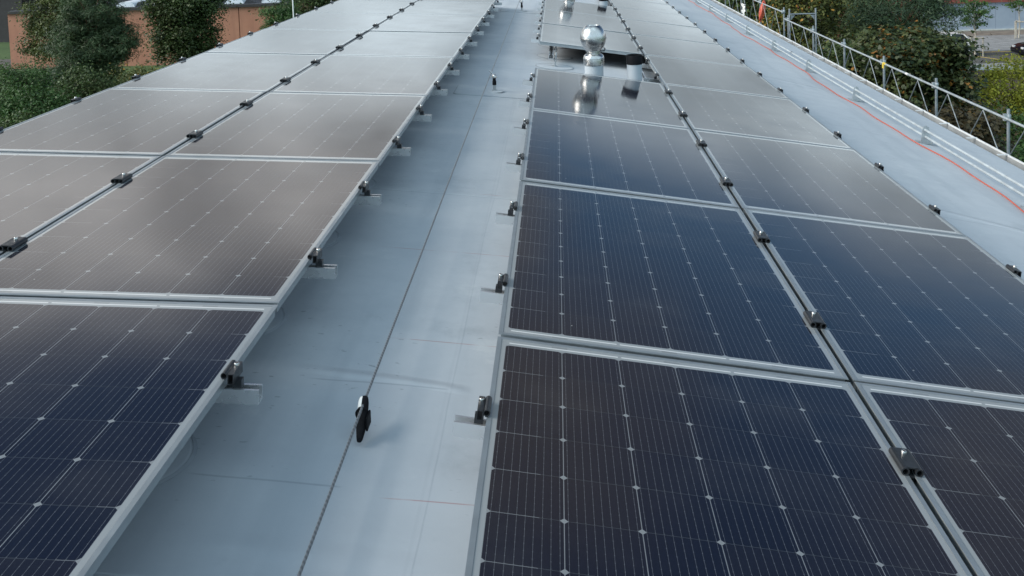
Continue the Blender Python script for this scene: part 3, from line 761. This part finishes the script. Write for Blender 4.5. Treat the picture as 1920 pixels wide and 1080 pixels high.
# ------------------------------------------------------------------ scaffold guard rail beyond the gutter
XS = 4.60
def scaffold(y0, n, bay, zt, label, first_end=False):
    root = tag(empty('scaffold_guardrail', (XS, y0, 0)), label, 'scaffold', 'scaffold guard rails along the eaves')
    org = (XS, y0, 0)
    for i in range(n):
        y = y0+bay*i
        s = MB().tube([(XS, y, 0), (XS, y, zt+.085)], 0.0165, 14).build('standard', 'scaffold tube', root, org, smooth=True)
        m = MB(); m.lathe([(.024, -.03), (.026, -.026), (.026, .026), (.024, .03)], (XS, y, zt), 14); m.box(XS-.05, XS-.02, y-.02, y+.02, zt-.035, zt+.035)
        m.build('coupler', 'galvanised steel', s, org, smooth=True)
    L = bay*(n-1)
    MB().tube([(XS-.052, y0-.12, zt), (XS-.052, y0+L+.12, zt)], 0.0135, 12).build('top_rail', 'scaffold rail', root, org, smooth=True)
    MB().tube([(XS-.052, y0-.12, zt-.50), (XS-.052, y0+L+.12, zt-.50)], 0.0135, 12).build('lower_rail', 'scaffold rail', root, org, smooth=True)
    q = y0+bay*.25
    while q < y0+L:
        MB().tube([(XS-.052, q, zt-.02), (XS-.052, q-.49, zt-.49)], 0.0062, 8).build('lattice_bar', 'lattice steel', root, org, smooth=True)
        MB().tube([(XS-.040, q+.02, zt-.02), (XS-.040, q+.49, zt-.49)], 0.0062, 8).build('lattice_bar', 'scaffold tube', root, org, smooth=True)
        q += bay*.5
    # decking below, hidden behind the gutter from here
    MB().box(XS-.55, XS+.10, y0, y0+L, zt-1.08, zt-1.03).build('deck', 'stake wood', root, org)
    return root
scaffold(8.50, 7, 1.98, H-2.225, 'nearer run of grey scaffold guard rail with zigzag lattice beyond the gutter')
scaffold(20.75, 4, 2.4, H-2.10, 'farther run of grey scaffold guard rail with the red cable coil hung on it')
# end frame of the stair tower
fy = 20.35
fo_ = tag(empty('scaffold_portal', (4.62, fy, 0)), 'tall grey scaffold portal with a cross tube standing between the two guard rail runs', 'scaffold')
for x in (4.62, 5.14):
    MB().tube([(x, fy, 0), (x, fy, H-2.01)], 0.0165, 14).build('standard', 'scaffold tube', fo_, (4.62, fy, 0), smooth=True)
MB().tube([(4.62, fy, H-2.12), (5.14, fy, H-2.12)], 0.0135, 12).build('cross_tube', 'scaffold tube', fo_, (4.62, fy, 0), smooth=True)
for x, s in ((4.645, 1), (5.115, -1)):
    MB().prism([(x, H-2.143), (x+s*.085, H-2.143), (x, H-2.24)], 'y', fy-.004, fy+.004).build('gusset', 'scaffold tube', fo_, (4.62, fy, 0))
# coil of red cable hung over the far rail
random.seed(11); m = MB()
cy0 = 22.7; zt = H-2.10
for i in range(9):
    pts = []; ph = random.uniform(-.5, .5); w = random.uniform(.07, .12); hh = random.uniform(.34, .46); ox = random.uniform(-.03, .03)
    for q in range(29):
        a = 2*math.pi*q/28
        pts.append((XS-.052+.045*math.cos(a+ph)+ox, cy0+w*math.sin(a)*1.2+ox, zt-hh/2+.045+hh/2*math.cos(a)+.01*math.sin(3*a+i)))
    m.tube(pts, .012, 8, False)
tag(m.build('cable_coil', 'red cable', smooth=True), 'coil of red cable hanging over the far scaffold rail', 'cable coil')
# crumpled white sheet near the far rail, yellow tag on the near rail
def crumple(name, c, sx, sz, mat, label, cat, seed):
    random.seed(seed); m = MB(); n = 7
    for j in range(n):
        for i in range(n):
            m.v.append((c[0]+random.uniform(-.03, .03), c[1]+sx*(i/(n-1)-.5)+random.uniform(-.02, .02), c[2]+sz*(j/(n-1)-.5)*(1-.3*abs(i/(n-1)-.5))+random.uniform(-.02, .02)))
    m.f = [(j*n+i, j*n+i+1, (j+1)*n+i+1, (j+1)*n+i) for j in range(n-1) for i in range(n-1)]
    ob = m.build(name, mat); so = ob.modifiers.new('thick', 'SOLIDIFY'); so.thickness = .004
    tag(ob, label, cat)
crumple('plastic_sheet', (XS-.12, 24.6, H-2.40), .45, .26, 'white plastic', 'crumpled white plastic sheet caught behind the far gutter edge', 'plastic sheet', 3)
m = MB(); m.tube([(XS-.052, 14.20, H-2.225), (XS-.052, 14.30, H-2.225)], .018, 14); m.box(XS-.078, XS-.072, 14.22, 14.28, H-2.285, H-2.21)
tag(m.build('rail_tag', 'yellow tape'), 'small yellow tag wrapped round the near scaffold rail', 'tag')
tag(MB().tube([(XS-.052, 13.30, H-2.225), (XS-.052, 13.38, H-2.225)], .0165, 14).build('rail_tape', 'white plastic'), 'short white tape sleeve on the near scaffold rail', 'tape')

# ------------------------------------------------------------------ trees
rng = np.random.default_rng(5)
def leaf_mesh(name, mat, parent, P, Nrm, size, tint, kind, origin):
    """P leaf positions, Nrm facing, size each, one polygon per leaf"""
    n = len(P)
    t = rng.normal(size=(n, 3)); t -= Nrm*(t*Nrm).sum(1)[:, None]; t /= np.linalg.norm(t, axis=1)[:, None]+1e-9
    b = np.cross(Nrm, t)
    if kind == 'maple': S = [(0, -.5), (.30, -.42), (.52, -.05), (.26, .08), (.30, .42), (0, .62), (-.30, .42), (-.26, .08), (-.52, -.05), (-.30, -.42)]
    elif kind == 'needle': S = [(-.10, -.5), (.10, -.5), (.03, .5), (-.03, .5)]
    else: S = [(0, -.5), (.28, -.12), (.22, .25), (0, .5), (-.22, .25), (-.28, -.12)]
    k = len(S); V = np.empty((n, k, 3))
    for i, (a, c) in enumerate(S):
        V[:, i] = P + (t*a+b*c)*size[:, None] - Nrm*(.25*abs(a)*size)[:, None]
    V = V.reshape(-1, 3)-np.array(origin)
    me = bpy.data.meshes.new(name)
    me.vertices.add(n*k); me.vertices.foreach_set('co', V.ravel())
    me.loops.add(n*k); me.loops.foreach_set('vertex_index', np.arange(n*k, dtype=np.int32))
    me.polygons.add(n); me.polygons.foreach_set('loop_start', np.arange(0, n*k, k, dtype=np.int32))
    me.update(calc_edges=True); me.validate()
    at = me.attributes.new('tint', 'FLOAT', 'FACE'); at.data.foreach_set('value', tint.astype(np.float32))
    me.materials.append(MAT[mat])
    o = bpy.data.objects.new(name, me); COL.objects.link(o); o.parent = parent; return o
def unit(v): return v/(np.linalg.norm(v, axis=-1, keepdims=True)+1e-9)
def make_tree(name, base, cz, rad, mat, label, cat, nc=120, per=110, cr=.3, ls=.12, kind='leaf', bark='bark brown', trunk=.16, group=None, flat=.6, lean=(0, 0), low=-1., limbs=16, hollow=.5, up=.9):
    bx, by = base; root = tag(empty(name, (bx, by, 0)), label, cat, group)
    d = unit(rng.normal(size=(nc, 3))); d[:, 2] = np.where(d[:, 2] < low, -d[:, 2], d[:, 2])
    rr = rng.uniform(hollow, 1., nc)**.7
    lob = 1+.18*np.sin(d[:, 0]*5+rng.uniform(0, 6))*np.cos(d[:, 1]*4+rng.uniform(0, 6))+.14*np.sin(d[:, 2]*7+rng.uniform(0, 6))
    C = d*rr[:, None]*lob[:, None]*np.array(rad)+np.array([bx+lean[0], by+lean[1], cz])
    C[:, 2] = np.maximum(C[:, 2], .25)
    cs = cr*rng.uniform(.6, 1.4, nc)
    L = (per*rng.uniform(.5, 1.5, nc)).astype(int); idx = np.repeat(np.arange(nc), L); n = len(idx)
    off = rng.normal(size=(n, 3))*np.array([1, 1, flat])
    P = C[idx]+off*cs[idx][:, None]
    if kind == 'needle':
        Nn = unit(unit(off)*.75+rng.normal(size=(n, 3))*.38+np.array([0, 0, .55]))
    else:
        Nn = unit(unit(off)*.55+rng.normal(size=(n, 3))*.55+np.array([0, 0, up]))
    tint = np.clip(.48+rng.normal(size=nc)[idx]*.22+rng.normal(size=n)*.18, 0, 1)
    P[:, 2] = np.maximum(P[:, 2], .05)
    leaf_mesh('crown', mat, root, P, Nn, ls*rng.uniform(.6, 1.3, n), tint, kind, (bx, by, 0))
    m = MB(); top = np.array([bx+lean[0]*.9, by+lean[1]*.9, cz+rad[2]*.55])
    tp = []
    for q in range(9):
        f = q/8; tp.append((bx+(top[0]-bx)*f+.05*math.sin(f*7)*(f > 0), by+(top[1]-by)*f+.05*math.cos(f*5)*(f > 0), -.1+(top[2]+.1)*f))
    m.tube(tp, [trunk*(1.25 if q == 0 else 1-.82*q/8) for q in range(9)], 9)
    for q in range(min(limbs, nc)):
        e = C[q]; f = np.clip((e[2]-.25*rad[2])/max(top[2], .1)*.85, .2, .93); s = np.array([bx+(top[0]-bx)*f, by+(top[1]-by)*f, top[2]*f])
        mid = (s+e)/2+np.array([0, 0, .08*np.linalg.norm(e-s)])
        r_ = trunk*.34*(1-.5*f)
        m.tube([tuple(s), tuple(mid), tuple(e)], [r_, r_*.7, r_*.25], 6)
    m.build('trunk', bark, root, (bx, by, 0), smooth=True)
    return root
# left side
make_tree('pine_tree', (-21.6, 45.2), 5.6, (1.9, 1.8, 2.3), 'pine needles', 'big dark pine in front of the terracotta wall, tall and full-crowned', 'tree', 400, 150, .22, .15, 'needle', 'bark red', .16, flat=.55, limbs=60, lean=(.1, 0), hollow=.2)
make_tree('pine_tree', (-22.5, 44.0), 3.3, (1.7, 1.5, 1.5), 'pale pine needles', 'lower pale green pine spreading at the foot of the big pine', 'tree', 200, 130, .22, .15, 'needle', 'bark red', .12, flat=.5, limbs=34, hollow=.3)
make_tree('leafy_tree', (-31.4, 62), 4.7, (2.0, 1.8, 2.5), 'broad leaves', 'brownish green leafy tree close to the terracotta wall, half behind the big pine', 'tree', 230, 130, .34, .15, 'leaf', trunk=.14, limbs=24)
make_tree('leafy_tree', (-19.1, 50), 6.1, (1.75, 1.7, 2.6), 'dark broad leaves', 'dense dark green leafy tree before the middle of the terracotta wall', 'tree', 290, 150, .27, .13, 'leaf', trunk=.16, limbs=30, hollow=.3)
make_tree('shrub', (-18.9, 34.5), 5.2, (.62, .7, .75), 'hedge leaves', 'round clipped-looking green bush below the left wall corner', 'shrub', 70, 110, .16, .07, 'leaf', trunk=.06)
make_tree('shrub', (-16.6, 30.5), 4.5, (1.1, 1.0, 1.35), 'fresh leaves', 'bright green leafy bush at the left edge, just above the panels', 'shrub', 120, 110, .22, .09, 'leaf', trunk=.07)
make_tree('shrub', (-15.6, 27.5), 4.0, (1.5, 1.0, 1.3), 'dark broad leaves', 'dark green bush low at the left edge behind the panels', 'shrub', 120, 110, .25, .09, 'leaf', trunk=.07)
make_tree('shrub', (-21.2, 36.5), 4.3, (1.4, 1.2, 1.4), 'dark broad leaves', 'shadowy bush beneath the left end of the terracotta wall', 'shrub', 100, 110, .25, .09, 'leaf', trunk=.07)
make_tree('shrub', (-18.0, 42.0), 3.6, (1.3, 1.2, 1.3), 'yellowing leaves', 'yellowing shrub beside the foot of the big pine', 'shrub', 90, 90, .25, .09, 'leaf', trunk=.07, hollow=.3)
make_tree('shrub', (-19.6, 39.5), 3.4, (2.6, 1.3, 1.5), 'dark broad leaves', 'dark undergrowth bush in front of the pine trunks', 'shrub', 200, 120, .3, .10, 'leaf', trunk=.07, hollow=.2)
make_tree('fern_leaf_tree', (-11.5, 41), 6.45, (.75, .7, .85), 'fresh leaves', 'light green feathery young conifer peeping over the left panels beside the white pole', 'tree', 90, 90, .15, .14, 'needle', trunk=.06, up=.3)
make_tree('leafy_tree', (-13.6, 55), 5.9, (1.9, 1.8, 2.6), 'dark broad leaves', 'very dark leafy tree behind the white pole at the end of the terracotta wall', 'tree', 150, 110, .34, .14, 'leaf', trunk=.16)
make_tree('leafy_tree', (-9.4, 66), 6.8, (2.2, 2, 2.6), 'dark broad leaves', 'dark leafy tree over the far top corner of the left array', 'tree', 130, 100, .36, .15, 'leaf', trunk=.16)
for i, (x, y, rx) in enumerate(((-62, 108, 5.), (-54, 112, 5.), (-46, 114, 5.), (-37, 118, 5.), (-28, 120, 5.), (-19, 122, 5.), (-69, 104, 5.))):
    make_tree('leafy_tree', (x, y), 6.2, (rx, 4, 5.6), 'dark broad leaves', f'distant dark tree behind the terracotta building, {ORD[i]} of the background row', 'tree', 150, 110, .7, .30, 'leaf', trunk=.3, group='dark background trees behind the terracotta building')
# pole
o = tag(empty('white_pole', (-10.7, 40, 0)), 'thin white pole rising behind the left array beside the light green conifer', 'pole')
MB().tube([(0, 0, 0), (0, 0, 9.5)], [.035, .022], 12).build('mast', 'white plastic', o, smooth=True)
MB().lathe([(.10, 0), (.10, .02), (.05, .05)], (0, 0, 0), 14).build('foot', 'galvanised steel', o, smooth=True)
MB().lathe([(.03, 9.5), (.04, 9.53), (.0, 9.57)], (0, 0, 0), 12, True, False).build('finial', 'white plastic', o, smooth=True)
# right side
RT = 'trees behind the scaffold on the right'
make_tree('maple_tree', (10.6, 30.5), 4.6, (1.75, 1.7, 2.3), 'maple leaves', 'large maple with brownish green leaves, nearest the parked white car', 'tree', 330, 140, .25, .115, 'maple', trunk=.15, limbs=40, group=RT, up=1.2)
make_tree('maple_tree', (9.0, 33.0), 3.6, (1.7, 1.6, 2.5), 'maple leaves', 'maple with some orange leaves below the pine limb, left of the largest maple', 'tree', 240, 140, .25, .115, 'maple', trunk=.15, limbs=36, group=RT, up=1.2)
make_tree('leafy_tree', (9.3, 38.5), 5.7, (1.6, 1.5, 2.4), 'yellowing leaves', 'yellowing leafy tree right behind the tall scaffold frame', 'tree', 160, 100, .32, .13, 'leaf', trunk=.14, limbs=28, group=RT)
make_tree('leafy_tree', (8.0, 31.0), 3.8, (1.6, 1.4, 2.4), 'dark broad leaves', 'dark green leafy tree low behind the scaffold frame', 'tree', 170, 115, .3, .12, 'leaf', trunk=.14, limbs=28, group=RT)
make_tree('leafy_tree', (7.8, 43.0), 5.2, (2.2, 2.0, 2.6), 'dark broad leaves', 'dark green tree behind the coil of red cable', 'tree', 170, 110, .36, .15, 'leaf', trunk=.16, limbs=28, group=RT)
make_tree('copper_maple', (9.75, 25.8), 3.6, (1.25, 1.2, 1.8), 'copper leaves', 'reddish brown maple low behind the right scaffold posts', 'tree', 220, 130, .23, .10, 'maple', trunk=.11, limbs=26, group=RT, up=1.2)
make_tree('leafy_tree', (12.3, 28.0), 2.0, (1.3, 1.3, 1.6), 'hedge leaves', 'green bushy tree at the right edge below the lime bush', 'tree', 160, 115, .26, .10, 'leaf', trunk=.1, limbs=22, group=RT)
make_tree('leafy_tree', (8.2, 24.0), 2.7, (1.2, 1.1, 1.9), 'dark broad leaves', 'dark green bushy tree just beyond the nearest scaffold lattice', 'tree', 150, 115, .26, .10, 'leaf', trunk=.1, limbs=22, group=RT)
make_tree('shrub', (18.6, 42.0), 2.7, (2.1, 1.5, 1.3), 'lime leaves', 'yellow-green lime bush in front of the car park', 'shrub', 130, 100, .28, .11, 'leaf', trunk=.07, group='bushes before the car park')
make_tree('shrub', (16.0, 36.0), 1.7, (1.9, 1.3, 1.2), 'fresh leaves', 'fresh green bush below the lime bush', 'shrub', 130, 100, .28, .10, 'leaf', trunk=.07, group='bushes before the car park')
make_tree('shrub', (22.5, 45.0), 1.9, (2.2, 1.5, 1.2), 'lime leaves', 'second lime bush cut off by the right picture edge', 'shrub', 110, 100, .28, .11, 'leaf', trunk=.07, group='bushes before the car park')
make_tree('pine_tree', (13.6, 40.5), 6.2, (2.1, 1.5, 1.5), 'pale pine needles', 'bluish green pine with a bare reddish limb, behind the large maple', 'tree', 130, 130, .30, .17, 'needle', 'bark red', .15, flat=.5, limbs=24, group=RT)
make_tree('pine_tree', (12.0, 43.5), 7.6, (2.2, 1.6, 1.3), 'pine needles', 'dark pine crown at the top edge above the bare limb', 'tree', 120, 130, .30, .17, 'needle', 'bark red', .15, flat=.5, limbs=24, group=RT)
for i, (x, y) in enumerate(((9.5, 60.), (14.5, 58.), (4.5, 62.), (19.5, 61.))):
    make_tree('leafy_tree', (x, y), 3.9, (2.6, 2.2, 3.4), ('yellowing leaves', 'dark broad leaves', 'dark broad leaves', 'hedge leaves')[i], ('yellow-brown street tree before the red building', 'dark street tree before the grey wall, behind the pines', 'dark street tree farthest left before the red building', 'green street tree beside the hidden car, behind the largest maple')[i], 'tree', 140, 100, .42, .16, 'leaf', trunk=.16, limbs=24, group='street trees along the car park')
# bare limb of the pine
o = tag(MB().tube([(10.0, 38.2, 7.02), (10.9, 38.6, 7.22), (11.7, 39.2, 7.42), (12.4, 40, 7.5), (12.9, 40.5, 7.75), (13.0, 40.6, 8.6)], [.02, .035, .045, .055, .07, .09], 8).build('bare_limb', 'bark red', smooth=True), 'bare reddish pine limb bent sideways above the maples', 'branch')

def young_tree(x, y, label, guard, seed):
    global rng
    rng = np.random.default_rng(seed)
    make_tree('young_tree', (x, y), 3.1, (1.35, 1.2, 1.15), 'hedge leaves', label, 'tree', 46, 46, .20, .15, 'leaf', 'stake wood', .07, group='young staked trees at the car park', limbs=30, hollow=.25, flat=.35)
    g = tag(empty('tree_guard', (x, y, 0)), guard, 'tree guard', 'tree guards at the car park')
    for sx, sy in ((-.42, -.3), (.42, -.3), (0, .45)):
        MB().tube([(sx, sy, 0), (sx, sy, 1.35)], .045, 10).build('stake', 'stake wood', g, smooth=True)
    for a, b in (((-.42, -.3), (.42, -.3)), ((.42, -.3), (0, .45)), ((0, .45), (-.42, -.3))):
        MB().tube([(*a, 1.27), (*b, 1.27)], .035, 8).build('crossbar', 'stake wood', g, smooth=True)
young_tree(28.3, 69.6, 'slender young tree with airy leaves, standing between the two parked cars', 'three wooden stakes round the young tree between the two cars', 21)
young_tree(35.1, 78.2, 'young tree behind the black car, before the grey wall', 'three pale stakes round the young tree behind the black car', 22)
# ------------------------------------------------------------------ far buildings
bb = tag(empty('terracotta_building', (-43, 76.4, 0)), 'low terracotta brown hall with dark flat roof and white skylights behind the trees', 'building')
org = (-43, 76.4, 0)
xe = -20.5; ze = 4.38
jo = [-43.0, -41.05, -36.2, -33.7, -29.3, -27.0, -24.7, -22.6, xe]
m = MB()
for a, b in zip(jo[:-1], jo[1:]):
    m.box(a+.03, b-.03, 76.40, 76.75, 0, ze)
wl = m.build('wall', 'terracotta slabs', bb, org)
MB().box(-43.0, xe, 76.75, 100, 0, ze-.01).build('core', 'terracotta slabs', bb, org)
MB().box(-43.15, xe+.15, 76.28, 100.2, ze+.002, ze+.14).build('roof', 'roof bitumen', bb, org)
MB().box(-43.2, xe+.2, 76.20, 76.277, ze-.03, ze+.17).build('roof_edge', 'dark fascia', bb, org)
for i in range(6):
    x0 = -37.0+i*2.9
    pr = [(x0+.75*math.cos(a), ze+.142+.42*math.sin(a)) for a in [math.pi*q/10 for q in range(11)]]
    MB().prism(pr, 'y', 77.6, 99).build('skylight', 'skylight sheet', bb, org, smooth=True)
    MB().prism([(x0+.8, ze+.142), (x0+1.9, ze+.142), (x0+1.0, ze+.50)], 'y', 77.6, 99).build('roof_upstand', 'roof bitumen', bb, org)
nb = tag(empty('far_building', (-66, 112, 0)), 'far building with a dark flat roof and beige band at the top left corner', 'building')
MB().box(-80, -52.5, 96, 104, 0, 4.8).build('wall', 'dark fascia', nb, (-66, 112, 0))
MB().box(-80.3, -52.2, 95.7, 104, 4.803, 5.5).build('beige_band', 'beige band', nb, (-66, 112, 0))
MB().box(-80.6, -51.9, 95.4, 104, 5.503, 6.1).build('roof', 'roof bitumen', nb, (-66, 112, 0))
rb = tag(empty('red_building', (30, 83.3, 0)), 'long hall with dark red upper wall on a pale grey base behind the car park', 'building')
org = (30, 83.3, 0)
MB().box(27.7, 80, 83.6, 100, .0, 2.30).build('grey_base', 'grey sheet metal', rb, org)
MB().box(27.7, 80, 83.45, 83.597, 0, .10).build('plinth', 'kerb stone', rb, org)
MB().box(2, 80, 83.3, 100, 2.303, 8.5).build('red_wall', 'red boards', rb, org)
MB().box(2, 27.65, 83.9, 100, .0, 2.30).build('recessed_base', 'dark fascia', rb, org)
MB().box(1.6, 80.4, 82.9, 100.4, 8.503, 8.9).build('roof', 'roof bitumen', rb, org)

# ------------------------------------------------------------------ parked cars
def car(name, x, y, rz, paint, label):
    """hatchback, local x forward, origin on the ground under its middle"""
    o = empty(name, (x, y, .012), (0, 0, rz)); tag(o, label, 'car', 'cars parked on the asphalt')
    L_, W_ = 4.2, 1.74
    side = [(-2.10, .34), (-2.08, .62), (-2.02, .93), (-1.30, .96), (.75, .93), (1.55, .84), (2.0, .68), (2.10, .48), (2.05, .26), (1.7, .2), (-1.8, .2), (-2.05, .26)]
    b = MB().prism(side, 'y', -W_/2, W_/2).build('body', paint, o, bevel=.05, smooth=True)
    m = MB(); top = [(-1.50, 1.44), (-1.1, 1.49), (-.2, 1.50), (.25, 1.42)]; bot = [(-1.98, .93), (-1.1, .93), (-.2, .93), (1.0, .92)]
    vs = []
    for s in (-1, 1):
        for p in bot: vs.append((p[0], s*.82, p[1]))
        for p in top: vs.append((p[0], s*.62, p[1]))
    fs = []
    for s in (0, 8):
        fs += [(s+i, s+i+1, s+4+i+1, s+4+i) for i in range(3)]
    fs += [(i, i+1, 8+i+1, 8+i) for i in range(3)]+[(4+i, 4+i+1, 12+i+1, 12+i) for i in range(3)]+[(0, 4, 12, 8), (3, 7, 15, 11)]
    m.add(vs, fs).build('cabin', 'car glass', o)
    m = MB()
    for i in range(3):
        a, c = top[i], top[i+1]
        m.add([(a[0]-.02, -.63, a[1]+.008), (c[0]+.02, -.63, c[1]+.008), (c[0]+.02, .63, c[1]+.008), (a[0]-.02, .63, a[1]+.008), (a[0]-.02, -.63, a[1]+.03), (c[0]+.02, -.63, c[1]+.03), (c[0]+.02, .63, c[1]+.03), (a[0]-.02, .63, a[1]+.03)],
              [(0, 1, 2, 3), (4, 5, 6, 7), (0, 1, 5, 4), (1, 2, 6, 5), (2, 3, 7, 6), (3, 0, 4, 7)])
    m.build('roof', paint, o)
    for s in (-1, 1):
        m = MB()
        for xb, xt in ((-1.95, -1.49), (-.75, -.62), (.18, .02), (.98, .26)):
            m.tube([(xb, s*.832, .94), (xt, s*.632, 1.47)], .04, 6)
        m.build('pillars', paint, o)
        for wx in (-1.28, 1.30):
            w = MB(); w.lathe([(.21, -.10), (.30, -.10), (.32, -.07), (.32, .07), (.30, .10), (.21, .10)], (0, 0, 0), 26)
            we = w.build('wheel', 'tyre rubber', o, smooth=True); we.location = (wx, s*.80, .32); we.rotation_euler = (R(90), 0, 0)
            m = MB(); m.lathe([(.215, -.085), (.215, .085)], (0, 0, 0), 22)
            for q in range(5):
                a = 2*math.pi*q/5; m.tube([(0, 0, -s*.098), (.19*math.cos(a), .19*math.sin(a), -s*.094)], .028, 6)
            m.build('rim', 'alloy', we)
        MB().box(1.93, 2.045, s*.58-.16, s*.58+.16, .60, .73).build('headlight', 'clear lamp', o, bevel=.02)
        MB().box(-2.10, -2.01, s*.68-.13, s*.68+.13, .72, .93).build('tail_light', 'red lamp', o, bevel=.02)
        MB().box(.62, .80, s*.98-.10, s*.98+.10, .95, 1.08).build('mirror', paint, o, bevel=.03)
        MB().box(-.32, -.14, s*.872-.012, s*.872+.012, .80, .83).build('handle', 'alloy', o)
    return o
c1 = car('parked_car', 32.75, 68.8, R(184), 'black car paint', 'black car on the asphalt at the right edge with a painted green reflection on its window')
MB().add([(.05, .755, 1.02), (-.45, .755, 1.02), (-.42, .70, 1.22), (.03, .70, 1.22), (.05, .785, 1.02), (-.45, .785, 1.02), (-.42, .73, 1.22), (.03, .73, 1.22)],
         [(0, 1, 2, 3), (7, 6, 5, 4), (0, 4, 5, 1), (1, 5, 6, 2), (2, 6, 7, 3), (3, 7, 4, 0)]).build('window_reflection', 'green reflection', c1)  # green plate painted in place of a reflection on the glass
car('parked_car', 26.2, 70.6, R(180), 'white car paint', 'white car on the asphalt, mostly hidden behind the large maple')
